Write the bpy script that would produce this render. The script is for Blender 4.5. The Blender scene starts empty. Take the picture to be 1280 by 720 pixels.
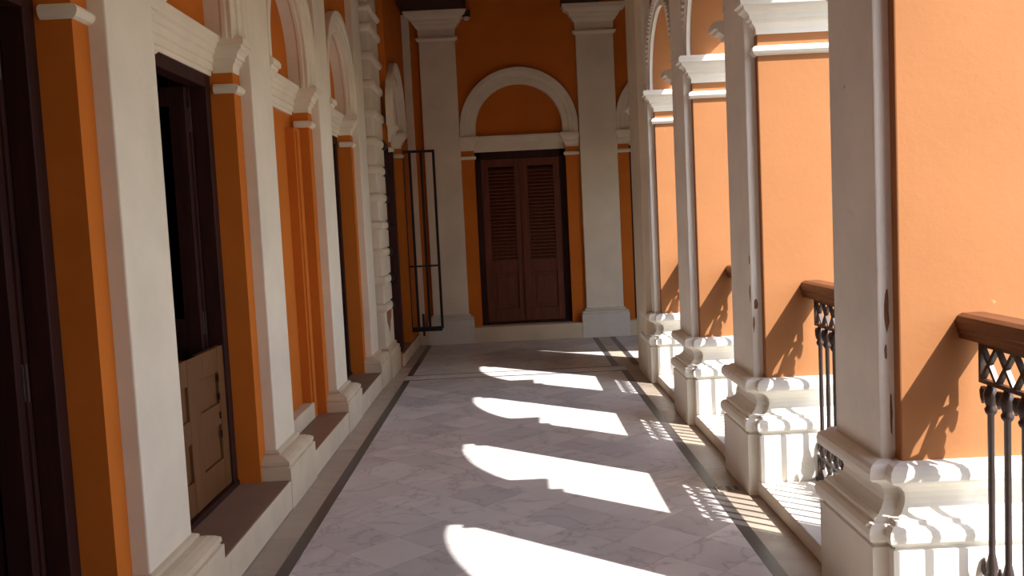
import bpy, bmesh, math, random
from mathutils import Vector, Matrix
random.seed(7)
S = bpy.context.scene
COL = S.collection
PI = math.pi

# ------------------------------------------------------------------ camera
F_PX, PITCH, ROLL, YAW, CAM_H = 1140.0, 0.0742, -0.0486, -0.0015, 1.55
f = Vector((math.sin(YAW)*math.cos(PITCH), math.cos(YAW)*math.cos(PITCH), -math.sin(PITCH)))
rt = Vector((math.cos(YAW), -math.sin(YAW), 0.0))
up = rt.cross(f)
r2 = math.cos(ROLL)*rt + math.sin(ROLL)*up
u2 = r2.cross(f)
cd = bpy.data.cameras.new('camera')
cd.sensor_width = 36.0
cd.lens = F_PX/1280.0*36.0
cam = bpy.data.objects.new('camera', cd)
M = Matrix((r2, u2, -f)).transposed().to_4x4()
M.translation = (0, 0, CAM_H)
cam.matrix_world = M
COL.objects.link(cam)
S.camera = cam

# ------------------------------------------------------------------ materials
class NT:
    def __init__(s, name):
        s.m = bpy.data.materials.new(name); s.m.use_nodes = True
        s.t = s.m.node_tree; s.b = s.t.nodes['Principled BSDF']
        s.co = s.t.nodes.new('ShaderNodeTexCoord')
    def n(s, typ, **kw):
        x = s.t.nodes.new(typ)
        for k, v in kw.items():
            if k in x.inputs.keys(): x.inputs[k].default_value = v
            else: setattr(x, k, v)
        return x
    def l(s, a, b): s.t.links.new(a, b)
    def noise(s, scale, detail=4, rough=0.55, vec=None, dist=0.0):
        x = s.n('ShaderNodeTexNoise', Scale=scale, Detail=detail, Roughness=rough, Distortion=dist)
        s.l(vec if vec else s.co.outputs['Object'], x.inputs['Vector']); return x.outputs['Fac']
    def ramp(s, fac, stops):
        x = s.n('ShaderNodeValToRGB'); e = x.color_ramp.elements
        while len(e) < len(stops): e.new(0.5)
        for i, (p, c) in enumerate(stops):
            e[i].position = p; e[i].color = (c[0], c[1], c[2], 1) if not isinstance(c, (int, float)) else (c, c, c, 1)
        s.l(fac, x.inputs['Fac']); return x.outputs['Color']
    def mix(s, fac, a, b, mode='MIX'):
        x = s.n('ShaderNodeMix', data_type='RGBA', blend_type=mode)
        for v, i in ((fac, 0), (a, 6), (b, 7)):
            if hasattr(v, 'links'): s.l(v, x.inputs[i])
            elif i == 0: x.inputs[0].default_value = v
            else: x.inputs[i].default_value = (v[0], v[1], v[2], 1)
        return x.outputs[2]
    def math(s, op, a, b=None):
        x = s.n('ShaderNodeMath', operation=op)
        for v, i in ((a, 0), (b, 1)):
            if v is None: continue
            if hasattr(v, 'links'): s.l(v, x.inputs[i])
            else: x.inputs[i].default_value = v
        return x.outputs[0]
    def bump(s, fac, strength, dist=0.01):
        x = s.n('ShaderNodeBump', Strength=strength, Distance=dist)
        s.l(fac, x.inputs['Height']); s.l(x.outputs['Normal'], s.b.inputs['Normal'])

def paint(name, col, dirt, dirt_amt, rough=0.75, mottle=0.08, chips=None):
    t = NT(name)
    n1 = t.noise(2.3, 6, 0.6); n2 = t.noise(26, 5, 0.6)
    hi = tuple(min(1, c*(1+mottle)) for c in col); lo = tuple(c*(1-mottle) for c in col)
    c = t.ramp(n1, [(0.3, lo), (0.7, hi)])
    n3 = t.noise(5.5, 8, 0.7, dist=0.6)
    c = t.mix(t.ramp(n3, [(0.60, 0.0), (0.80, dirt_amt)]), c, dirt)
    if chips:
        n4 = t.noise(9.0, 6, 0.65, dist=0.3)
        c = t.mix(t.ramp(n4, [(0.715, 0.0), (0.73, 1.0)]), c, chips)
    t.l(c, t.b.inputs['Base Color'])
    t.b.inputs['Roughness'].default_value = rough; t.b.inputs['Specular IOR Level'].default_value = 0.15
    t.bump(n2, 0.12, 0.01)
    return t.m

def wood(name, a, b, rough=0.5, scale=1.0, axis=2):
    t = NT(name)
    mp = t.n('ShaderNodeMapping')
    sc = [18*scale, 18*scale, 18*scale]; sc[axis] = 1.4*scale
    mp.inputs['Scale'].default_value = sc
    t.l(t.co.outputs['Object'], mp.inputs['Vector'])
    n = t.noise(1.6, 6, 0.62, mp.outputs['Vector'], 0.5)
    t.l(t.ramp(n, [(0.3, a), (0.7, b)]), t.b.inputs['Base Color'])
    t.b.inputs['Roughness'].default_value = rough; t.b.inputs['Specular IOR Level'].default_value = 0.15
    t.bump(n, 0.12, 0.004)
    return t.m

WHITE = paint('white_plaster_paint', (0.77, 0.665, 0.52), (0.50, 0.40, 0.28), 0.30)
WHITE_R = paint('white_plaster_paint_worn', (0.87, 0.835, 0.76), (0.55, 0.48, 0.40), 0.35, chips=(0.30, 0.20, 0.13))
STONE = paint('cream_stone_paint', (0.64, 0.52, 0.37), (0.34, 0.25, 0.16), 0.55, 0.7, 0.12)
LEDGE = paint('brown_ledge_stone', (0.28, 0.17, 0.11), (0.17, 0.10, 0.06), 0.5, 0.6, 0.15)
ORANGE = paint('orange_plaster_paint', (0.56, 0.150, 0.018), (0.40, 0.11, 0.016), 0.30, 0.8, 0.07)
ORANGE_R = paint('orange_plaster_paint_sunlit', (0.385, 0.165, 0.066), (0.38, 0.175, 0.075), 0.30, 0.8, 0.05, chips=(0.50, 0.28, 0.14))  # same orange plaster, paled in its colour for the sunlit arcade
DOORWOOD = wood('dark_reddish_door_wood', (0.10, 0.030, 0.019), (0.18, 0.055, 0.030), 0.55)
DARKWOOD = wood('very_dark_frame_wood', (0.026, 0.009, 0.008), (0.050, 0.016, 0.012), 0.55)
HALFWOOD = wood('brown_half_door_wood', (0.115, 0.048, 0.017), (0.165, 0.072, 0.027), 0.5)
RAILWOOD = wood('red_brown_handrail_wood', (0.085, 0.030, 0.014), (0.16, 0.060, 0.028), 0.35, 1.0, 1)
BEAMWOOD = wood('dark_ceiling_wood', (0.028, 0.012, 0.011), (0.05, 0.02, 0.016), 0.6, 1.0, 1)
def simple(name, c, rough, metal=0.0):
    t = NT(name); n = t.noise(30, 4)
    t.l(t.ramp(n, [(0.3, tuple(x*0.8 for x in c)), (0.7, tuple(min(1, x*1.2) for x in c))]), t.b.inputs['Base Color'])
    t.b.inputs['Roughness'].default_value = rough; t.b.inputs['Metallic'].default_value = metal
    t.bump(n, 0.1, 0.003)
    return t.m
IRON = simple('dark_painted_iron', (0.05, 0.032, 0.028), 0.38, 0.3)
GATEIRON = simple('black_gate_iron', (0.020, 0.012, 0.011), 0.6, 0.2)
STEEL = simple('dull_steel', (0.16, 0.15, 0.14), 0.4, 0.8)
INLAY = simple('dark_slate_inlay', (0.055, 0.047, 0.047), 0.35)
LENS = simple('pale_lamp_lens', (0.55, 0.45, 0.36), 0.3)
SCAR = simple('bare_orange_plaster', (0.33, 0.13, 0.055), 0.9)
ROOM = simple('unlit_room_dark', (0.05, 0.035, 0.028), 0.9)  # near-black colour stands in for the darkness of unlit rooms
BOUNCE = simple('bounce_ground', (0.14, 0.13, 0.09), 0.9)  # dull tone chosen to limit the light bounced indoors

def marble(name, tile, tint, grid=True):
    t = NT(name)
    mp = t.n('ShaderNodeMapping'); mp.inputs['Rotation'].default_value = (0, 0, PI/4 if grid else 0)
    mp.inputs['Scale'].default_value = (1/tile, 1/tile, 1)
    t.l(t.co.outputs['Object'], mp.inputs['Vector'])
    fl = t.n('ShaderNodeVectorMath', operation='FLOOR'); t.l(mp.outputs['Vector'], fl.inputs[0])
    fr = t.n('ShaderNodeVectorMath', operation='FRACTION'); t.l(mp.outputs['Vector'], fr.inputs[0])
    wn = t.n('ShaderNodeTexWhiteNoise', noise_dimensions='2D'); t.l(fl.outputs[0], wn.inputs['Vector'])
    sx = t.n('ShaderNodeSeparateXYZ'); t.l(fr.outputs[0], sx.inputs[0])
    ex = t.math('MINIMUM', t.math('MINIMUM', sx.outputs[0], t.math('SUBTRACT', 1.0, sx.outputs[0])),
                t.math('MINIMUM', sx.outputs[1], t.math('SUBTRACT', 1.0, sx.outputs[1])))
    # veins: each tile shifts the pattern
    ad = t.n('ShaderNodeVectorMath', operation='MULTIPLY_ADD')
    t.l(wn.outputs['Color'], ad.inputs[0]); ad.inputs[1].default_value = (7, 7, 7); t.l(t.co.outputs['Object'], ad.inputs[2])
    v1 = t.noise(1.1, 7, 0.55, ad.outputs[0], 2.2)
    vein = t.ramp(t.math('ABSOLUTE', t.math('SUBTRACT', v1, 0.5)), [(0.0, 1.0), (0.012, 0.25), (0.04, 0.0)])
    cloud = t.noise(1.7, 6, 0.6, ad.outputs[0], 0.8)
    base = t.ramp(cloud, [(0.3, tuple(c*0.84 for c in tint)), (0.7, tint)])
    var = t.ramp(wn.outputs['Value'], [(0.0, (0.78, 0.77, 0.78)), (1.0, (1.06, 1.04, 1.02))])
    c = t.mix(1.0, base, var, 'MULTIPLY')
    c = t.mix(t.math('MULTIPLY', vein, 0.45), c, (0.22, 0.20, 0.20))
    c = t.mix(t.ramp(ex, [(0.0, 0.45), (0.012, 0.0)]), c, (0.25, 0.21, 0.19))
    t.l(c, t.b.inputs['Base Color'])
    t.l(t.ramp(t.noise(6, 5), [(0.3, 0.30), (0.7, 0.48)]), t.b.inputs['Roughness'])
    return t.m
TILE = marble('marble_floor_tiles', 0.30, (0.76, 0.73, 0.715))
BORDER = marble('marble_floor_border', 0.9, (0.52, 0.43, 0.34), False)

# ------------------------------------------------------------------ mesh helpers
def box(bm, x0, x1, y0, y1, z0, z1):
    v = [bm.verts.new(p) for p in ((x0,y0,z0),(x1,y0,z0),(x1,y1,z0),(x0,y1,z0),(x0,y0,z1),(x1,y0,z1),(x1,y1,z1),(x0,y1,z1))]
    for q in ((0,3,2,1),(4,5,6,7),(0,1,5,4),(1,2,6,5),(2,3,7,6),(3,0,4,7)): bm.faces.new([v[i] for i in q])
    return v

def loft(bm, rings, closed_ring=True, cyc=False, caps=True):
    R = [[bm.verts.new(p) for p in r] for r in rings]
    n = len(R[0]); m = len(R)
    for i in range(m if cyc else m-1):
        a, b = R[i], R[(i+1) % m]
        for j in range(n if closed_ring else n-1):
            k = (j+1) % n
            bm.faces.new((a[j], a[k], b[k], b[j]))
    if caps and not cyc and closed_ring:
        bm.faces.new(R[0][::-1]); bm.faces.new(R[-1])

def sweep(bm, prof, path, closed=False):
    """profile of (outward offset, z) swept along a plan path; outward is to the right of travel"""
    n = len(path); rings = []
    for i, p in enumerate(path):
        p = Vector(p)
        def nrm(a, b):
            d = (Vector(b)-Vector(a)).normalized(); return Vector((d.y, -d.x))
        if closed or 0 < i < n-1:
            n0 = nrm(path[i-1], p); n1 = nrm(p, path[(i+1) % n])
            m = (n0+n1); m = m/max(1e-6, m.dot(n0))
        elif i == 0: m = nrm(p, path[1])
        else: m = nrm(path[i-1], p)
        rings.append([(p.x+m.x*o, p.y+m.y*o, z) for o, z in prof])
    loft(bm, rings, True, closed)

def lathe(bm, prof, x, y, seg=10):
    rings = []
    for r, z in prof:
        rings.append([(x+r*math.cos(2*PI*k/seg), y+r*math.sin(2*PI*k/seg), z) for k in range(seg)])
    loft(bm, rings)

def prism(bm, pts, fn, w0, w1):
    """2-D outline (u,v) pushed from w0 to w1 through fn(u,v,w)"""
    loft(bm, [[fn(u, v, w0) for u, v in pts], [fn(u, v, w1) for u, v in pts]])

def bar(bm, a, b, w, h=None):
    h = h or w
    a = Vector(a); b = Vector(b); d = (b-a).normalized()
    ref = Vector((1, 0, 0)) if abs(d.x) < 0.9 else Vector((0, 0, 1))
    s = d.cross(ref).normalized(); t = s.cross(d).normalized()
    rings = [[tuple(p + s*sx*w/2 + t*sy*h/2) for sx, sy in ((-1,-1),(1,-1),(1,1),(-1,1))] for p in (a, b)]
    loft(bm, rings)

def obj(name, bm, mat, parent=None, bevel=0.0, smooth=False, seg=2):
    bmesh.ops.recalc_face_normals(bm, faces=bm.faces)
    me = bpy.data.meshes.new(name); bm.to_mesh(me); bm.free()
    if isinstance(mat, (list, tuple)):
        for m in mat: me.materials.append(m)
    else: me.materials.append(mat)
    if smooth:
        for p in me.polygons: p.use_smooth = True
    o = bpy.data.objects.new(name, me); COL.objects.link(o)
    if parent:
        o.parent = parent
        o.matrix_parent_inverse = Matrix.Translation(parent.location).inverted()
    if bevel:
        md = o.modifiers.new('bevel', 'BEVEL'); md.width = bevel; md.segments = seg; md.limit_method = 'ANGLE'; md.angle_limit = math.radians(40)
    return o
def B(): return bmesh.new()
def boxobj(name, d, mat, parent=None, bevel=0.0):
    b = B(); box(b, *d); return obj(name, b, mat, parent, bevel)
def tag(o, label=None, cat=None, group=None, kind=None):
    for k, v in (('label', label), ('category', cat), ('group', group), ('kind', kind)):
        if v: o[k] = v
    return o
def thing(name, loc, label, cat, group=None, kind=None):
    o = bpy.data.objects.new(name, None); o.empty_display_size = 0.1; o.location = loc; COL.objects.link(o)
    return tag(o, label, cat, group, kind)
def struct(o): o['kind'] = 'structure'; return o
def move(o, dx, dy, dz): o.location = Vector(o.location)+Vector((dx, dy, dz))
def copy_tree(o, delta, label=None):
    c = o.copy(); COL.objects.link(c)
    c.location = Vector(o.location)+Vector(delta)
    if label: c['label'] = label
    for ch in list(o.children):
        d = ch.copy(); COL.objects.link(d); d.parent = c; d.matrix_parent_inverse = ch.matrix_parent_inverse.copy()
        for g in list(ch.children):
            e = g.copy(); COL.objects.link(e); e.parent = d; e.matrix_parent_inverse = g.matrix_parent_inverse.copy()
    return c

ZTOP = 4.60          # ceiling
ZCAP = 4.19          # top of the big capitals
Y_END = -1.6         # corridor closed off here, behind the camera, to cut light
# ------------------------------------------------------------------ floor
fb = B()
mats = [TILE, INLAY, BORDER]
def rect(x0, x1, y0, y1, mi):
    v = [fb.verts.new(p) for p in ((x0,y0,0),(x1,y0,0),(x1,y1,0),(x0,y1,0))]
    fb.faces.new(v).material_index = mi
XL0, XL1, XR0, XR1 = -1.140, -1.076, 1.036, 1.100
YB = [9.02, 9.06, 9.30, 9.335]
YF = 11.75
rect(-1.80, XL0, Y_END, YF, 2); rect(XL0, XL1, Y_END, YB[0], 1); rect(XL1, XR0, Y_END, YB[0], 0)
rect(XR0, XR1, Y_END, YB[0], 1); rect(XR1, 1.95, Y_END, YB[0], 2)
rect(XL0, XR1, YB[0], YB[1], 1); rect(XL0, XR1, YB[1], YB[2], 0); rect(XL0, XR1, YB[2], YB[3], 1); rect(XR1, 1.95, YB[0], YB[3], 2)
rect(XL0, XL1, YB[3], YF, 1); rect(XL1, 0.98, YB[3], YF, 0); rect(0.98, 1.05, YB[3], YF, 1); rect(1.05, 1.20, YB[3], YF, 2)
rect(1.20, 1.27, YB[3], YF, 1); rect(1.27, 3.2, YB[3], YF, 0)
bmesh.ops.remove_doubles(fb, verts=fb.verts, dist=1e-5)
me = bpy.data.meshes.new('floor'); fb.normal_update(); fb.to_mesh(me); fb.free()
for m in mats: me.materials.append(m)
fl = bpy.data.objects.new('floor', me); COL.objects.link(fl); struct(fl)
gb = B(); box(gb, 1.95, 40, -30, 9.34, -0.7, -0.4); struct(obj('added_ground', gb, BOUNCE))  # unseen ground added outside for bounced light

# ------------------------------------------------------------------ profiles
IMPOST = [(-0.02, 2.455), (0.004, 2.455), (0.006, 2.485), (0.016, 2.500), (0.030, 2.508), (0.032, 2.524), (0.046, 2.528), (0.050, 2.548),
          (0.066, 2.562), (0.084, 2.572), (0.088, 2.588), (0.106, 2.592), (0.108, 2.618), (0.098, 2.635), (-0.02, 2.635)]
BEAD = [(-0.02, 2.345), (0.006, 2.345), (0.020, 2.352), (0.030, 2.366), (0.030, 2.378), (0.020, 2.390), (0.006, 2.396), (-0.02, 2.396)]
CAPITAL = [(-0.02, 3.895), (0.004, 3.895), (0.006, 3.985), (0.020, 4.005), (0.045, 4.030), (0.050, 4.050), (0.075, 4.072), (0.080, 4.095),
           (0.110, 4.120), (0.145, 4.138), (0.150, 4.165), (0.165, 4.172), (0.165, ZCAP), (-0.02, ZCAP)]
ASTRAGAL = [(-0.02, 3.835), (0.004, 3.835), (0.018, 3.846), (0.034, 3.862), (0.034, 3.882), (0.0, 3.888), (-0.02, 3.888)]
PIERBASE = [(-0.05, 0.0), (0.055, 0.0), (0.055, 0.334), (0.044, 0.338), (0.044, 0.348), (0.058, 0.352), (0.068, 0.364), (0.072, 0.384), (0.068, 0.404), (0.056, 0.418),
            (0.042, 0.422), (0.040, 0.436), (0.020, 0.440), (0.000, 0.456), (-0.016, 0.478), (-0.020, 0.500), (-0.014, 0.522), (0.004, 0.544),
            (0.030, 0.560), (0.048, 0.566), (0.060, 0.578), (0.063, 0.598), (0.058, 0.618), (0.046, 0.630), (0.010, 0.638), (-0.05, 0.640)]
def wallbase(o, z0, z1):
    """plinth and mouldings of the wall pilasters, between z0 and z1"""
    h = z1-z0
    return [(-0.03, 0.0), (o, 0.0), (o, z0), (o-0.012, z0+0.004), (o-0.012, z0+0.12*h), (o-0.006, z0+0.2*h), (o-0.008, z0+0.40*h), (o-0.028, z0+0.55*h),
            (o-0.050, z0+0.66*h), (0.020, z0+0.72*h), (0.024, z0+0.84*h), (0.016, z0+0.92*h), (0.0, z1), (-0.03, z1)]

# ------------------------------------------------------------------ right arcade
WX, WO = 1.335, 1.825            # corridor and outer face of the arcade wall
PX = 1.280                       # pilaster face
PITCHY = 1.70
Y0 = 3.155                       # near reveal of the nearest visible pier
SH = 0.047
PW = 0.54                        # pier width
def pier_outline(y, yb=None):
    yb = yb or y+PW
    return [(PX, y+PW-0.055), (PX, y+SH), (WX, y+SH), (WX, y), (WO, y), (WO, yb), (WX, yb), (WX, y+PW-0.055)]
def make_pier(y, label, yb=None, grp='white and orange arcade piers'):
    yb0 = yb; yb = yb or y+PW
    t = thing('arcade_pier', (1.58, (y+yb)/2, 0), label, 'pier', grp)
    boxobj('pier_core', (WX, WO, y, yb, 0.60, 2.64), ORANGE_R, t, 0.006)
    b = B(); box(b, PX, WX+0.02, y+SH, y+PW-0.055, 0.60, ZTOP)
    obj('pilaster_shaft', b, WHITE_R, t, 0.008)
    b = B(); sweep(b, PIERBASE, pier_outline(y, yb0), True); obj('moulded_base', b, STONE_W, t)
    ys, ye = y+SH, y+PW-0.055
    path = [(WX, ye+0.0), (WX, ye), (WX, yb), (WO, yb), (WO, y), (WX, y), (WX, ys)]
    path = [(WX, ys), (WX, y), (WO, y), (WO, yb), (WX, yb), (WX, ye)]
    b = B(); sweep(b, IMPOST, path); obj('impost_cornice', b, WHITE_R, t)
    b = B(); sweep(b, BEAD, path); obj('necking_bead', b, WHITE_R, t)
    return t
STONE_W = paint('white_base_paint', (0.82, 0.78, 0.70), (0.38, 0.28, 0.18), 0.45, 0.65, 0.07)
LAB = ['nearest arcade pier, its orange side holding the end of the handrail at the right edge',
       'second nearest arcade pier, handrail and iron bars showing beside its orange side',
       'third arcade pier, standing between the second nearest and the farthest',
       'farthest arcade pier, joined to the plain square white pillar']
PIERS = []
for k in range(4):
    yb = 9.34 if k == 3 else None
    PIERS.append(make_pier(Y0+PITCHY*k, LAB[k], yb))
def scars(pier, spots):
    for pl, c, z, w, h in spots:
        b = B(); rnd = random.Random(int(z*1000))
        pts = [(c+w*math.cos(2*PI*q/11)*rnd.uniform(0.5, 1), z+h*math.sin(2*PI*q/11)*rnd.uniform(0.6, 1)) for q in range(11)]
        if pl == 'face': prism(b, pts, lambda u, v, q: (PX-q, u, v), -0.006, 0.0015)
        else: prism(b, pts, lambda u, v, q, y0=pl: (u, y0-q, v), -0.006, 0.0015)
        obj('paint_chip', b, CHIP, pier)['label'] = 'brown patch of chipped paint'
CHIP = simple('brown_bare_render', (0.23, 0.11, 0.06), 0.9)
y1 = Y0+PITCHY+SH
scars(PIERS[1], [(y1, 1.303, 1.035, 0.014, 0.040), ('face', y1+0.020, 1.10, 0.010, 0.060), ('face', y1+0.014, 1.27, 0.010, 0.035), (y1, 1.290, 0.93, 0.006, 0.055)])
scars(PIERS[0], [(Y0+SH, 1.312, 1.17, 0.012, 0.085), (Y0+SH, 1.306, 1.02, 0.007, 0.035), (Y0+SH, 1.322, 0.80, 0.006, 0.10)])
# plain pillar standing flush with the plinths beside the last pier
pl = B(); box(pl, 1.222, 1.80, 8.47, 9.09, 0, ZTOP)
tag(obj('square_pillar', pl, WHITE, None, 0.008), 'plain square white pillar rising straight from the floor beside the farthest arcade pier', 'pillar')

# wall above the arches, and the piers behind the camera
wb = B()
def arch_panel(b, ya, yb, zs, zt, x0, x1, r=None, seg=24):
    yc = (ya+yb)/2; r = (yb-ya)/2
    P = [(yc-r*math.cos(PI*i/seg), zs+r*math.sin(PI*i/seg)) for i in range(seg+1)]
    for i in range(seg):
        (a, za), (c, zc) = P[i], P[i+1]
        v = {}
        for nm, (yy, zz) in (('a', (a, za)), ('c', (c, zc)), ('ct', (c, zt)), ('at', (a, zt))):
            for xx, xn in ((x0, 0), (x1, 1)): v[nm, xn] = b.verts.new((xx, yy, zz))
        for q in ((('a',0),('c',0),('ct',0),('at',0)), (('a',1),('c',1),('ct',1),('at',1)), (('a',0),('c',0),('c',1),('a',1)), (('at',0),('ct',0),('ct',1),('at',1))):
            b.faces.new([v[k] for k in q])
ARC = 2.66
for k in range(-2, 4):
    y = Y0+PITCHY*k
    yb = 9.34 if k == 3 else y+PW
    box(wb, WX, WO, y, yb, 2.635, ZTOP)
    if k < 0: box(wb, WX, WO, y, yb, 0.0, 2.635)
    if k < -1: box(wb, WX, WO, y-PITCHY+PW, y, 0.0, ZTOP); continue  # rear arcade openings walled up to reduce light from behind
    arch_panel(wb, y-PITCHY+PW, y, ARC, ZTOP, WX, WO)
box(wb, WX, WO, Y_END, Y0-PITCHY*3+PW, 0, ZTOP)
bmesh.ops.remove_doubles(wb, verts=wb.verts, dist=1e-5)
struct(obj('wall_right', wb, ORANGE_R))
# added unseen blocker, shaped to trim the far sun patch and skylight
sb = B(); prism(sb, [(8.97, -0.4), (8.97, 2.2), (8.42, 3.4), (8.42, 4.9), (12.6, 4.9), (12.6, -0.4)], lambda u, v, w: (w, u, v), 2.9, 3.2)
box(sb, WO, 3.2, 9.20, 9.34, 2.50, 4.9); box(sb, 2.72, 3.2, 9.20, 9.34, -0.4, 2.51)
struct(obj('sun_blocker', sb, ORANGE_R))
# sills
sl = B()
for k in range(-2, 4):
    y = Y0+PITCHY*k
    box(sl, 1.275, 1.95, y-PITCHY+PW-0.05, y+0.05, 0, 0.08)
box(sl, 1.80, 1.95, Y_END, 9.34, -0.4, 0.075)
struct(obj('trim_1', sl, STONE_W, None, 0.006))

# archivolts round the arcade arches
def archivolt(b, uc, zc, prof, leg, fn, seg=36):
    """profile of (radius, projection) carried round a half circle with straight legs of length leg"""
    rings = []
    if leg > 0: rings.append([fn(uc-r, zc-leg, w) for r, w in prof])
    for i in range(seg+1):
        a = PI-PI*i/seg
        rings.append([fn(uc+r*math.cos(a), zc+r*math.sin(a), w) for r, w in prof])
    if leg > 0: rings.append([fn(uc+r, zc-leg, w) for r, w in prof])
    loft(b, rings)
def make_arcade_arch(k, label):
    y = Y0+PITCHY*k; yc = y-(PITCHY-PW)/2; r = (PITCHY-PW)/2
    b = B()
    archivolt(b, yc, ARC, [(r+0.004, -0.01), (r+0.004, 0.030), (r+0.05, 0.030), (r+0.055, 0.042), (r+0.10, 0.048), (r+0.105, -0.01)], 0.02, lambda u, v, w: (WX-w, u, v))
    for i in range(44):
        a = PI*(i+0.5)/44
        p = Vector((WX-0.045, yc+(r+0.078)*math.cos(a), ARC+(r+0.078)*math.sin(a)))
        d = Vector((0, math.cos(a), math.sin(a)))
        bar(b, p-d*0.02, p+d*0.02, 0.022, 0.03)
    return tag(obj('arch_moulding', b, WHITE_R), label, 'arch moulding', 'toothed white mouldings round the arcade arches')
make_arcade_arch(1, 'toothed white arch moulding above the second nearest arcade opening, near the top right')
make_arcade_arch(2, 'toothed white arch moulding over the opening before the third arcade pier')
make_arcade_arch(3, 'toothed white arch moulding over the opening before the farthest arcade pier')

# ------------------------------------------------------------------ balustrades
def make_balustrade(label):
    ye = Y0; ys = Y0-(PITCHY-PW)
    X = 1.592
    t = thing('balustrade', (X, (ys+ye)/2, 0.08), label, 'balustrade', 'iron balustrades between the arcade piers')
    prof = [(-0.060, 1.066), (0.060, 1.066), (0.060, 1.082), (0.068, 1.086), (0.068, 1.100), (0.074, 1.106), (0.076, 1.128), (0.066, 1.144), (0.045, 1.154),
            (-0.045, 1.154), (-0.066, 1.144), (-0.076, 1.128), (-0.074, 1.106), (-0.068, 1.100), (-0.068, 1.086), (-0.060, 1.082)]
    b = B(); loft(b, [[(X+o, y, z) for o, z in prof] for y in (ys-0.004, ye+0.004)])
    bmesh.ops.scale(b, vec=(0.82, 1, 1), space=Matrix.Translation((-X, 0, 0)), verts=b.verts); obj('handrail', b, RAILWOOD, t)
    nb = 10; ya, yb = ys+0.115, ye-0.115; sp = (yb-ya)/(nb-1)
    yy = [ya+sp*i for i in range(nb)]
    la, lb_ = ys+0.066, ye-0.060
    for z0, z1, nm in ((0.925, 1.050, 'lattice_frieze'), (0.105, 0.215, 'lattice_skirt')):
        b = B()
        for z in (z0, z1): bar(b, (X, la, z), (X, lb_, z), 0.014, 0.020)
        for y in (la, lb_): bar(b, (X, y, z0-0.007), (X, y, z1+0.007), 0.014, 0.018)
        m = int(round((lb_-la)/sp*1.0)); st = (lb_-la)/m; zm = (z0+z1)/2
        for i in range(m+1):
            y = la+st*i
            for sgn in (1, -1):
                if la-1e-6 <= y+sgn*st <= lb_+1e-6: bar(b, (X, y, z0), (X, y+sgn*st, z1), 0.014, 0.016)
        for i in range(m):
            y = la+st*(i+0.5)
            lathe(b, [(0.002, zm-0.012), (0.010, zm-0.004), (0.010, zm+0.004), (0.002, zm+0.012)], X, y, 8)
        for y in yy:
            for z in ((z1+0.008) if z0 > 0.5 else z0-0.008,):
                box(b, X-0.008, X+0.008, y-0.012, y+0.012, min(z, z), z+0.010)
        obj(nm, b, IRON, t)
    for i, y in enumerate(yy):
        b = B()
        lathe(b, [(0.010, 0.085), (0.011, 0.225), (0.016, 0.235), (0.022, 0.262), (0.016, 0.270), (0.020, 0.285), (0.015, 0.315), (0.011, 0.335),
                  (0.011, 0.815), (0.018, 0.823), (0.021, 0.835), (0.015, 0.845), (0.019, 0.858), (0.024, 0.885), (0.018, 0.905), (0.011, 0.915), (0.011, 0.930)], X, y, 10)
        for zc, sg in ((0.880, 1), (0.265, -1)):          # leafy lobe beside the shaft
            yl = y+sp/2
            rr = [(X, yl, zc)]
            pts = [(0.006, -0.034), (0.012, -0.015), (0.015, 0.010), (0.008, 0.024)]
            loft(b, [[(X+r*0.7*math.cos(2*PI*q/8), yl+r*math.sin(2*PI*q/8), zc+h*sg) for q in range(8)] for r, h in pts])
            bar(b, (X, y, zc+0.02*sg), (X, yl, zc+0.02*sg), 0.012, 0.012)
        obj('baluster', b, IRON, t, 0, True)
    b = B(); box(b, X-0.02, X+0.02, ys, ye, 0.08, 0.10); obj('bottom_rail', b, IRON, t)
    return t
b0 = make_balustrade('iron balustrade with wooden handrail at the right edge, before the nearest pier')
BL = ['iron balustrade seen between the nearest and second nearest arcade piers', 'iron balustrade between the second and third nearest arcade piers, seen by its shadow',
      'iron balustrade before the farthest arcade pier, seen by its shadow']
for k in (1, 2, 3): copy_tree(b0, (0, PITCHY*k, 0), BL[k-1])

# ------------------------------------------------------------------ left wall
LW, LP = -1.45, -1.385         # wall face, pilaster face
LH = 0.165                     # ledge height
PIL = [(1.45, 1.89), (3.27, 3.71), (5.09, 5.53), (6.91, 7.35), (8.70, 9.13)]
ST = 0.12
wl = B()
edges = [Y_END] + [v for a, c in PIL for v in (a-ST, c+ST)]
solids = [(Y_END, PIL[0][1]+ST)] + [(PIL[i][0]-ST, PIL[i][1]+ST) for i in (1, 2, 3)] + [(PIL[4][0]-ST, 9.25)]
def arch_wall(b, fn, ua, ub, uc, r, zb, cz, zt, w0, w1, wback, seg=28):
    """wall above a doorway with a shallow half-round niche: hole of radius r from w0 (back) to w1 (face), solid behind"""
    def pb(u0, u1, z0, z1, wa, wb_): loft(b, [[fn(u0, z0, w_), fn(u1, z0, w_), fn(u1, z1, w_), fn(u0, z1, w_)] for w_ in (wa, wb_)])
    pb(ua, ub, zb, zt, wback, w0)
    if uc-r > ua: pb(ua, uc-r, zb, zt, w0, w1)
    if uc+r < ub: pb(uc+r, ub, zb, zt, w0, w1)
    P = [(uc-r*math.cos(PI*i/seg), cz+r*math.sin(PI*i/seg)) for i in range(seg+1)]
    for i in range(seg):
        (a, za), (c, zc) = P[i], P[i+1]
        loft(b, [[fn(a, za, w_), fn(c, zc, w_), fn(c, zt, w_), fn(a, zt, w_)] for w_ in (w0, w1)])
ND = 0.11                        # depth of the niches over the doors
LFN = lambda u, z, w: (LW+w, u, z)
for a, c in solids: box(wl, -1.80, LW, a, c, 0, 2.586)
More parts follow.
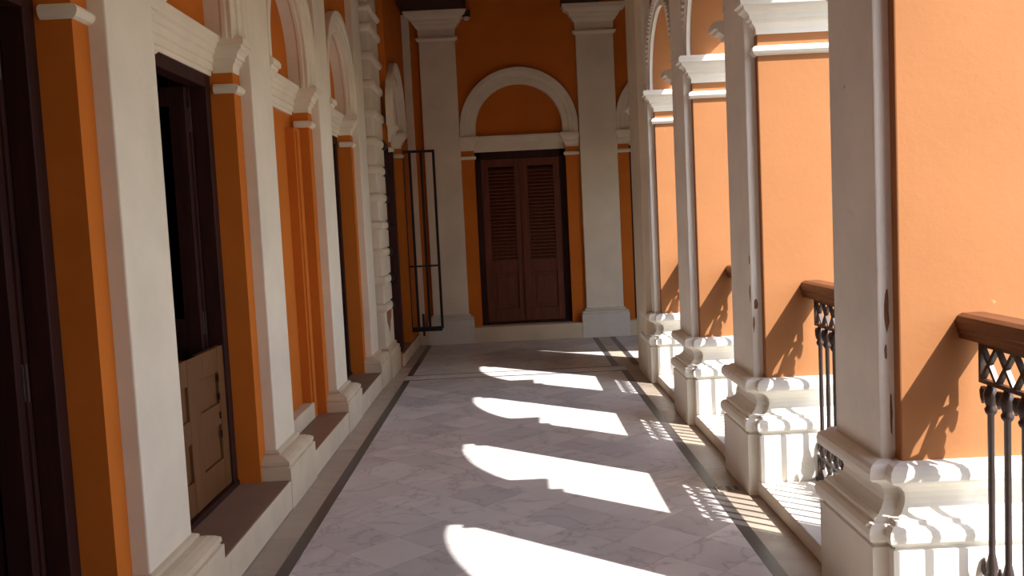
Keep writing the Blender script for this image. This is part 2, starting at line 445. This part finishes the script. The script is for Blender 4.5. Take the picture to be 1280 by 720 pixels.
for a, c in [(Y_END, PIL[0][1])]+PIL[1:4]+[(PIL[4][0], 9.25)]: box(wl, -1.80, LW, a, c, 2.58, ZTOP)
for i in range(4):
    a, c = PIL[i][1], PIL[i+1][0]
    arch_wall(wl, LFN, a, c, (a+c)/2, 0.515, 2.58, 2.735, ZTOP, -ND, 0.0, -0.35)
# walled-up doorway in the third bay
box(wl, -1.80, -1.585, PIL[2][1]+ST, PIL[3][0]-ST, 0, 2.586)
box(wl, -1.60, -1.520, PIL[3][0]-ST-0.175, PIL[3][0]-ST, 0, 2.29)
box(wl, -1.60, -1.508, PIL[3][0]-ST-0.135, PIL[3][0]-ST-0.05, 0, 2.27)
box(wl, -1.60, -1.520, PIL[2][1]+ST, PIL[2][1]+ST+0.175, 0, 2.29)
# end bay, set forward
W5 = -1.255; C5 = 10.44; D5 = (10.03, 10.86)
box(wl, -1.80, W5-0.004, 9.94, D5[0], 0, 2.636); box(wl, -1.80, W5, D5[1], YF+0.3, 0, 2.636); box(wl, -1.80, LW, 9.2, 9.95, 0, ZTOP)
arch_wall(wl, lambda u, z, w: (W5+w, u, z), 9.94, YF+0.3, C5, 0.475, 2.63, 2.73, ZTOP, -ND, 0.0, -0.5)
struct(obj('wall_left', wl, ORANGE))
# ledge along the left wall
lb = B()
box(lb, -1.90, -1.29, Y_END, 9.20, 0, LH)
box(lb, -1.90, -1.235, 9.97, 11.62, 0, LH-0.02)
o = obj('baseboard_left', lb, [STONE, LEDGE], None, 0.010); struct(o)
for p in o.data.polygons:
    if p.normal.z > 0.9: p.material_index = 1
# step inside the walled-up bay
sbm = B(); box(sbm, -1.60, -1.505, PIL[2][1]+ST, PIL[3][0]-ST-0.14, LH, 0.285); struct(obj('trim_3', sbm, STONE, None, 0.008))

def make_pilaster_left(i, label):
    a, c = PIL[i]
    t = thing('pilaster', (LP, (a+c)/2, 0), label, 'pilaster', 'white pilasters of the left wall')
    boxobj('shaft', (LW-0.02, LP, a, c, 0.28, ZTOP), WHITE, t, 0.007)
    path = [(LW-0.01, a), (LP, a), (LP, c), (LW-0.01, c)]
    b = B(); sweep(b, wallbase(0.098, 0.232, 0.318), path); obj('moulded_base', b, STONE, t)
    b = B(); sweep(b, CAPITAL, path); obj('capital', b, WHITE, t)
    b = B(); sweep(b, ASTRAGAL, path); obj('necking_bead', b, WHITE, t)
PLAB = [None, 'broad white pilaster nearest the camera on the left wall, before the half-open doorway',
        'second white pilaster from the camera on the left wall, just past the brown half door',
        'third white pilaster on the left wall, after the walled-up orange doorway',
        'narrow-looking white pilaster on the left wall against the banded column']
for i in (1, 2, 3, 4): make_pilaster_left(i, PLAB[i])

# banded column
RX, RA, RB_ = -1.325, 9.27, 9.92
t = thing('banded_column', (RX, (RA+RB_)/2, 0), 'white rusticated column with rounded bands beside the iron gate', 'column')
boxobj('shaft', (-1.46, RX, RA, RB_, 0.25, ZTOP), WHITE, t, 0.006)
path = [(LW+0.02, RA), (RX, RA), (RX, RB_), (LW+0.02, RB_)]
b = B(); sweep(b, wallbase(0.058, 0.225, 0.31), path); obj('moulded_base', b, STONE, t)
b = B(); prism(b, [(9.42, 0.66), (9.60, 0.67), (9.78, 0.655), (9.74, 0.58), (9.66, 0.54), (9.58, 0.43), (9.52, 0.50), (9.44, 0.55)], lambda u, v, w: (RX+w, u, v), -0.01, 0.003)
obj('bare_plaster_patch', b, SCAR, t)['label'] = 'bare orange-brown plaster patch'
zb = 0.715
while zb < 3.7:
    b = B()
    prof = [(-0.02, zb-0.045)] + [(0.0+0.030*math.cos(q), zb+0.045*math.sin(q)) for q in [(-PI/2+PI*j/8) for j in range(9)]] + [(-0.02, zb+0.045)]
    sweep(b, prof, path); obj('rounded_band', b, WHITE, t, 0, False)
    zb += 0.283
b = B(); sweep(b, [(p, z-0.13) for p, z in ASTRAGAL], path); obj('necking_bead', b, WHITE, t)

# door/arch surrounds --------------------------------------------------
ARCHPROF = lambda ri, ro: [(ri, -ND-0.01), (ri, -0.03), (ri-0.006, -0.02), (ri-0.006, 0.0), (ri, 0.010), (ri, 0.030), (ri+0.008, 0.036), (ri+0.36*(ro-ri), 0.036), (ri+0.40*(ro-ri), 0.048), (ri+0.62*(ro-ri), 0.052),
                           (ri+0.70*(ro-ri), 0.066), (ro-0.006, 0.066), (ro, 0.058), (ro, -0.01), (ri+0.02, -0.01), (ri+0.02, -ND-0.01)]
def surround(fn0, uc, half, d0, d1, ri, ro, cz, depth, label, grp=None, dz=0.0):
    """fn(u, z, w): wall coordinates to world, w is out of the wall; d0,d1 the door jambs; u runs along the wall"""
    fn = lambda u, z, w: fn0(u, z+dz, w)
    cz = cz-dz
    t = thing('arch_surround', fn(uc, 2.635, 0), label, 'arch surround', grp)
    b = B(); archivolt(b, uc, cz, ARCHPROF(ri, ro), cz-2.62, fn); obj('archivolt', b, WHITE, t)
    # transom band set back in the reveal
    z0 = 2.440
    pr = [(-depth-0.10, z0), (-depth+0.010, z0), (-depth+0.012, z0+0.022), (-depth+0.022, z0+0.026), (-depth+0.024, z0+0.062), (-depth+0.034, z0+0.066),
          (-depth+0.036, z0+0.105), (-depth+0.048, z0+0.112), (-depth+0.056, z0+0.135), (-depth+0.070, z0+0.148), (-depth+0.074, z0+0.160), (-depth+0.086, 2.612), (-depth+0.088, 2.637), (-depth-0.10, 2.637)]
    b = B(); loft(b, [[fn(u, z, w) for w, z in pr] for u in (d0-0.005, d1+0.005)]); obj('transom_band', b, WHITE, t)
    for (ua, ub, jam) in ((uc-half, d0, d0), (d1, uc+half, d1)):
        for prof, nm in ((IMPOST, 'impost'), (BEAD, 'necking_bead')):
            s = 1 if jam == ub else -1
            w0 = -depth+0.02
            pts = [(ua, 0.0), (ub, 0.0), (ub, w0)] if s == 1 else [(ub, 0.0), (ua, 0.0), (ua, w0)]
            # offset along the two legs with a mitre at the jamb edge
            rings = []
            sc = 0.80 if nm == 'impost' else 1.0
            for kx, (u, w) in enumerate(pts):
                R = []
                for o_, z in prof:
                    o_ = o_*sc
                    if kx == 0: R.append(fn(u, z, w+o_))
                    elif kx == 1: R.append(fn(u+s*o_*0.75, z, w+o_))
                    else: R.append(fn(u+s*o_*0.75, z, w))
                rings.append(R)
            b = B(); loft(b, rings); obj(nm, b, WHITE, t)
    return t
fl_left = lambda u, z, w: (LW+w, u, z)
for i, lab in ((0, 'white arched door surround at the left edge, only its bead and jamb in view'),
               (1, 'white arched door surround above the doorway with the brown half door'),
               (2, 'white arched surround above the walled-up orange doorway'),
               (3, 'white arched door surround over the dark narrow doorway before the banded column')):
    a = PIL[i][1]; c = PIL[i+1][0]
    surround(fl_left, (a+c)/2, (c-a)/2-0.002, a+ST, c-ST, 0.50, (c-a)/2-0.003, 2.735, 0.125, lab, 'arched surrounds on the left wall', -0.043)
surround(lambda u, z, w: (W5+w, u, z), C5, 0.52, D5[0], D5[1], 0.46, 0.64, 2.73, 0.12,
         'small white arched surround on the left wall above the iron gate', 'arched surrounds on the left wall')

# ------------------------------------------------------------------ back wall
bw = B()
BX = [(-0.42, 0.75), (1.56, 2.73)]
segs = [(-1.80, BX[0][0]), (BX[0][1], BX[1][0]), (BX[1][1], 3.2)]
for a, c in segs: box(bw, a, c, YF, YF+0.4, 0, 2.636)
BFN = lambda u, z, w: (u, YF-w, z)
arch_wall(bw, BFN, -1.80, 1.168, 0.168, 0.57, 2.63, 2.725, ZTOP, -ND, 0.0, -0.4)
arch_wall(bw, BFN, 1.168, 3.2, 2.145, 0.57, 2.63, 2.725, ZTOP, -ND, 0.0, -0.4)
struct(obj('wall_back', bw, ORANGE))
sb = B(); box(sb, -1.24, 3.1, YF-0.125, YF+0.42, 0, 0.198); struct(obj('baseboard_back', sb, STONE, None, 0.010))
bk = lambda u, z, w: (u, YF-w, z)
surround(bk, 0.168, 0.755, BX[0][0], BX[0][1], 0.555, 0.752, 2.725, 0.13, 'white arched surround over the louvred double door on the back wall', 'arched surrounds on the back wall')
surround(bk, 2.145, 0.755, BX[1][0], BX[1][1], 0.555, 0.752, 2.725, 0.13, 'white arched surround on the back wall mostly hidden behind the square pillar', 'arched surrounds on the back wall')
def make_pilaster_back(x0, x1, label):
    YP = YF-0.07
    t = thing('pilaster', ((x0+x1)/2, YP, 0), label, 'pilaster', 'white pilasters of the back wall')
    boxobj('shaft', (x0, x1, YP, YF+0.02, 0.30, 4.0), WHITE, t, 0.006)
    path = [(x0, YF+0.01), (x0, YP), (x1, YP), (x1, YF+0.01)]
    b = B(); sweep(b, wallbase(0.066, 0.305, 0.375), path); obj('moulded_base', b, STONE_B, t)
    b = B(); sweep(b, CAPITAL, path); obj('capital', b, WHITE, t)
    b = B(); sweep(b, ASTRAGAL, path); obj('necking_bead', b, WHITE, t)
STONE_B = paint('grey_white_base_paint', (0.66, 0.60, 0.52), (0.14, 0.10, 0.07), 0.85, 0.7, 0.10)
make_pilaster_back(-1.045, -0.588, 'tall white pilaster on the back wall left of the double door, behind the gate')
make_pilaster_back(0.932, 1.408, 'tall white pilaster on the back wall right of the double door')
tag(boxobj('corner_pilaster', (-1.256, -1.160, YF-0.04, YF+0.02, 0.19, ZCAP), WHITE, None, 0.005), 'narrow plain white strip pilaster in the far left corner above the gate', 'pilaster')

# ------------------------------------------------------------------ ceiling and beams
cb = B(); box(cb, -1.80, 1.84, Y_END, YF+0.4, ZTOP, ZTOP+0.2); box(cb, 1.84, 3.2, 8.42, YF+0.4, ZTOP, ZTOP+0.2); struct(obj('ceiling', cb, WHITE))
for x0, x1, lab in ((-1.225, -0.43, 'dark wooden ceiling beam resting on the left capital of the back wall'), (0.765, 1.215, 'dark wooden ceiling beam resting on the right capital of the back wall')):
    tag(boxobj('ceiling_beam', (x0, x1, 9.4, YF, ZCAP, ZTOP), BEAMWOOD), lab, 'beam', 'dark ceiling beams')
# added end wall, unseen, holding back light from behind the camera
eb = B(); box(eb, -1.80, WO, Y_END-0.2, Y_END, 0, ZTOP); struct(obj('wall_front', eb, ORANGE))
# floor drain
t = thing('floor_drain', (1.155, 4.98, 0), 'small slotted floor drain beside the foot of the second nearest arcade pier', 'drain')
b = B(); box(b, 1.075, 1.205, 4.93, 5.03, -0.002, 0.004); obj('cover_plate', b, BORDER, t)
for q in range(3):
    b = B(); box(b, 1.090+0.042*q, 1.112+0.042*q, 4.945, 5.015, 0.003, 0.006); obj('slot', b, INLAY, t)
# small lamp by the left capital
t = thing('spotlight', (-0.425, YF-0.12, 4.05), 'small dark spotlight at the corner of the left capital on the back wall', 'lamp')
b = B(); lathe(b, [(0.010, 4.190), (0.050, 4.188), (0.052, 4.120), (0.048, 4.108), (0.010, 4.106)], -0.425, YF-0.12, 16); obj('housing', b, IRON, t)
b = B(); lathe(b, [(0.005, 4.108), (0.043, 4.107), (0.040, 4.085), (0.024, 4.070), (0.005, 4.066)], -0.425, YF-0.12, 16); obj('lens', b, LENS, t, 0, True)
b = B(); bar(b, (-0.425, YF-0.12, 4.15), (-0.425, YF+0.0, 4.15), 0.025); obj('bracket', b, IRON, t)

# ------------------------------------------------------------------ doors
def frame(d0, d1, x0, x1, t, mat=DARKWOOD, ztop=2.43, z0=LH, w=0.075):
    b = B()
    box(b, x0, x1, d0, d0+w, z0, ztop); box(b, x0, x1, d1-w, d1, z0, ztop); box(b, x0, x1, d0+w, d1-w, ztop-0.10, ztop)
    box(b, x0-0.02, x1+0.012, d0+0.012, d1-0.012, z0, z0+0.03)
    # rebate
    box(b, x0-0.03, x0, d0+w*0.5, d0+w+0.02, z0+0.03, ztop-0.08); box(b, x0-0.03, x0, d1-w-0.02, d1-w*0.5, z0+0.03, ztop-0.08)
    return obj('door_frame', b, mat, t, 0.005)
def leaf_mesh(b, u0, u1, z0, z1, th, fn, louvre=True, mid=None):
    """door leaf in (u,z) with thickness th: stiles, rails, louvres above, panel below"""
    s = 0.085
    def bx(a, c, e, g, w0, w1):
        prism(b, [(a, e), (c, e), (c, g), (a, g)], fn, w0, w1)
    bx(u0, u0+s, z0, z1, -th/2, th/2); bx(u1-s, u1, z0, z1, -th/2, th/2)
    mid = mid or z0+0.36*(z1-z0)
    for a, c in ((z0, z0+0.17), (mid, mid+0.16), (z1-0.10, z1)): bx(u0+s, u1-s, a, c, -th/2, th/2)
    bx(u0+s, u1-s, z0+0.17, mid, -th/4, -th/8)
    bx(u0+s+0.05, u1-s-0.05, z0+0.22, mid-0.05, -th/8, th/8)
    if louvre:
        zz = mid+0.16+0.012
        while zz < z1-0.13:
            w = th*0.42
            prism(b, [(u0+s, zz), (u1-s, zz), (u1-s, zz+0.012), (u0+s, zz+0.012)], lambda u, v, q, zz=zz: fn(u, v+(-0.018 if q > 0 else 0.018), q), -w, w)
            zz += 0.046

# door 1: nearest, left edge
D1 = (PIL[0][1]+ST, PIL[1][0]-ST)
t = struct(thing('door_1', (-1.62, sum(D1)/2, LH), 'dark open wooden door at the left edge of the photo', 'door'))
frame(D1[0], D1[1], -1.66, -1.575, t)
def open_leaf(t, yl, x0, z0, label):
    b = B(); leaf_mesh(b, 0, 0.56, z0, 2.33, 0.045, lambda u, v, w: (x0-u, yl+w, v), False, 0.95); o = obj('door_leaf', b, DARKWOOD, t, 0.003)
    for zz in (1.08, 2.16):
        b = B(); box(b, x0-0.012, x0+0.006, yl+0.012, yl+0.075, zz-0.06, zz+0.06); lathe(b, [(0.011, zz-0.065), (0.011, zz+0.065)], x0+0.002, yl+0.030, 8); obj('hinge', b, STEEL, o)
    return o
open_leaf(t, D1[1]-0.115, -1.672, LH+0.03, '')
# door 2: half door with open leaf behind
D2 = (PIL[1][1]+ST, PIL[2][0]-ST)
t = struct(thing('door_2', (-1.62, sum(D2)/2, LH), 'doorway with a closed brown half door and dark leaf ajar behind it', 'door'))
frame(D2[0], D2[1], -1.66, -1.575, t)
b = B()
fnh = lambda u, v, w: (-1.605+w, u, v)
u0, u1 = D2[0]+0.075, D2[1]-0.078
def bxh(a, c, e, g, w0, w1): prism(b, [(a, e), (c, e), (c, g), (a, g)], fnh, w0, w1)
z0, z1 = LH+0.035, 0.955
bxh(u0, u0+0.10, z0, z1, -0.02, 0.02); bxh(u1-0.10, u1, z0, z1, -0.02, 0.02); bxh((u0+u1)/2-0.06, (u0+u1)/2+0.10, z0, z1, -0.02, 0.02)
bxh(u0+0.10, u1-0.10, z1-0.13, z1, -0.02, 0.018); bxh(u0+0.10, u1-0.10, z0, z0+0.16, -0.02, 0.018); bxh(u0+0.10, u1-0.10, 0.545, 0.66, -0.02, 0.018)
bxh(u0+0.10, u1-0.10, z0+0.16, z1-0.13, -0.012, 0.004)
hd = obj('half_door', b, HALFWOOD, t, 0.004)
b = B()
for zz in (0.80, 0.70, 0.60, 0.50): bar(b, (-1.583, u1-0.115, zz-0.022), (-1.583, u1-0.115, zz+0.014), 0.012, 0.008)
obj('stud', b, DARKWOOD, hd)
open_leaf(t, D2[1]-0.115, -1.672, LH+0.03, '')
# door 4: dark closed door
D4 = (PIL[3][1]+ST, PIL[4][0]-ST)
t = struct(thing('door_4', (-1.62, sum(D4)/2, LH), 'dark closed doorway on the left wall before the banded column', 'door'))
frame(D4[0], D4[1], -1.66, -1.575, t)
b = B(); leaf_mesh(b, D4[0]+0.08, D4[1]-0.08, LH+0.03, 2.33, 0.045, lambda u, v, w: (-1.64+w, u, v), True, 0.95); obj('door_leaf', b, DARKWOOD, t, 0.003)
# door 5: gate doorway with dark frame
t = struct(thing('door_5', (W5, sum(D5)/2, LH), 'dark doorway in the far left corner behind the iron gate', 'door'))
b = B()
box(b, -1.45, W5+0.016, RB_+0.005, D5[0]+0.02, LH, 2.40); box(b, -1.50, -1.40, D5[1]-0.06, D5[1], LH, 2.36); box(b, -1.50, -1.40, D5[0], D5[1], 2.30, 2.42)
obj('door_frame', b, DARKWOOD, t, 0.004)
zb = 0.715
while zb < 2.45:
    b = B(); path = [(RX-0.02, RB_-0.170), (RX+0.006, RB_-0.165), (RX+0.006, RB_+0.012), (RX-0.02, RB_+0.014)]
    prof = [(-0.02, zb-0.050)] + [(0.036*math.cos(q), zb+0.050*math.sin(q)) for q in [(-PI/2+PI*j/8) for j in range(9)]] + [(-0.02, zb+0.050)]
    sweep(b, prof, path); obj('frame_boss', b, GATEIRON, t)
    zb += 0.283
b = B(); leaf_mesh(b, D5[0]+0.05, D5[1]-0.06, LH, 2.31, 0.045, lambda u, v, w: (-1.55+w, u, v), True, 0.95); obj('door_leaf', b, DARKWOOD, t)
# door 3: louvred double door of the back wall
YD = YF+0.16
t = struct(thing('door_3', (0.165, YD, 0.2), 'dark red-brown louvred double door in the middle of the back wall', 'door'))
def frame_b(d0, d1, t):
    b = B(); y0, y1 = YF+0.12, YF+0.22
    box(b, d0, d0+0.075, y0, y1, 0.198, 2.44); box(b, d1-0.075, d1, y0, y1, 0.198, 2.44); box(b, d0, d1, y0, y1, 2.35, 2.44); box(b, d0+0.01, d1-0.01, y0-0.02, y1, 0.198, 0.225)
    obj('door_frame', b, DARKWOOD, t, 0.004)
frame_b(*BX[0], t)
for u0, u1 in ((BX[0][0]+0.078, 0.163), (0.167, BX[0][1]-0.078)):
    b = B(); leaf_mesh(b, u0, u1, 0.23, 2.345, 0.05, lambda u, v, w: (u, YD-w, v), True, 0.87)
    o = obj('door_leaf', b, DOORWOOD, t, 0.003)
    if u0 < 0: lf = o
b = B(); box(b, 0.150, 0.182, YD-0.045, YD-0.02, 0.23, 2.345); obj('meeting_bead', b, DOORWOOD, t, 0.004)
b = B(); bar(b, (0.115, YD-0.025, 1.02), (0.115, YD-0.05, 1.02), 0.02); bar(b, (0.115, YD-0.05, 0.97), (0.115, YD-0.05, 1.07), 0.014); obj('door_handle', b, IRON, lf)
t = struct(thing('door_6', (2.145, YD, 0.2), 'dark doorway on the back wall hidden behind the square pillar', 'door'))
frame_b(*BX[1], t)
b = B(); leaf_mesh(b, BX[1][0]+0.078, BX[1][1]-0.078, 0.23, 2.345, 0.05, lambda u, v, w: (u, YD-w, v), True, 0.87); obj('door_leaf', b, DOORWOOD, t)
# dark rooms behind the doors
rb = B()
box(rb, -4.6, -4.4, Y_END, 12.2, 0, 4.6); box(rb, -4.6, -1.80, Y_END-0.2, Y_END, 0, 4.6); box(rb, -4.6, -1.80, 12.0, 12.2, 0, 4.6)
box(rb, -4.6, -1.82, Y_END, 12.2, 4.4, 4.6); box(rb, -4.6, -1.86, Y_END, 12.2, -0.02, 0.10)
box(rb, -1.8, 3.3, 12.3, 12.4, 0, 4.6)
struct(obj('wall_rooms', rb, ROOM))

# ------------------------------------------------------------------ iron gate
GY = 11.08
t = thing('iron_gate', (-1.26, GY, LH), 'tall dark iron bar gate standing open in the far left corner', 'gate')
xs = (-1.262, -1.175, -1.040, -0.890)
gx = lambda x: GY+0.10*(x+1.262)
b = B()
for z in (0.285, 2.43): bar(b, (xs[0], gx(xs[0]), z), (xs[-1], gx(xs[-1]), z), 0.032, 0.03)
for x in (xs[0], xs[-1]): bar(b, (x, gx(x), 0.27), (x, gx(x), 2.445), 0.044, 0.03)
obj('gate_frame', b, GATEIRON, t)
b = B(); bar(b, (xs[0], gx(xs[0]), 1.045), (xs[-1], gx(xs[-1]), 1.045), 0.026, 0.022); obj('cross_rail', b, GATEIRON, t)
for x, w in ((xs[1], 0.042), (xs[2], 0.052)):
    b = B(); bar(b, (x, gx(x), 0.285), (x, gx(x), 2.43), w, 0.028); obj('gate_bar', b, GATEIRON, t)
b = B(); box(b, -1.262, -0.890, GY-0.004, GY+0.03, 0.245, 0.30); obj('kick_plate', b, GATEIRON, t)
b = B(); bar(b, (-1.115, gx(-1.115), 0.19), (-1.115, gx(-1.115), 0.46), 0.026); obj('foot_bolt', b, GATEIRON, t)
for z in (0.55, 2.15):
    b = B(); bar(b, (-1.262, GY, z), (W5-0.004, GY, z), 0.03, 0.06); obj('hinge', b, GATEIRON, t)

# ------------------------------------------------------------------ light
SUN_D = Vector((-1.0, 0.87, -1.46)).normalized()
sd = bpy.data.lights.new('sun', 'SUN'); sd.energy = 10.0; sd.angle = math.radians(0.53); sd.color = (1.0, 0.97, 0.92)
so = bpy.data.objects.new('sun', sd); so.rotation_mode = 'QUATERNION'; so.rotation_quaternion = SUN_D.to_track_quat('-Z', 'Y'); so.location = (6, -4, 9); COL.objects.link(so)
w = bpy.data.worlds.new('sky'); S.world = w; w.use_nodes = True
nt = w.node_tree; bg = nt.nodes['Background']
sky = nt.nodes.new('ShaderNodeTexSky'); sky.sky_type = 'NISHITA'; sky.sun_disc = False
el = math.asin(-SUN_D.z); sky.sun_elevation = el
sky.sun_rotation = math.atan2(-SUN_D.x, -SUN_D.y)
sky.air_density = 1.0; sky.dust_density = 1.2; sky.ozone_density = 1.0
nt.links.new(sky.outputs['Color'], bg.inputs['Color']); bg.inputs['Strength'].default_value = 0.43

S.view_settings.view_transform = 'Standard'; S.view_settings.look = 'None'; S.view_settings.gamma = 1.0
S.view_settings.use_curve_mapping = False
S.view_settings.exposure = 0.15
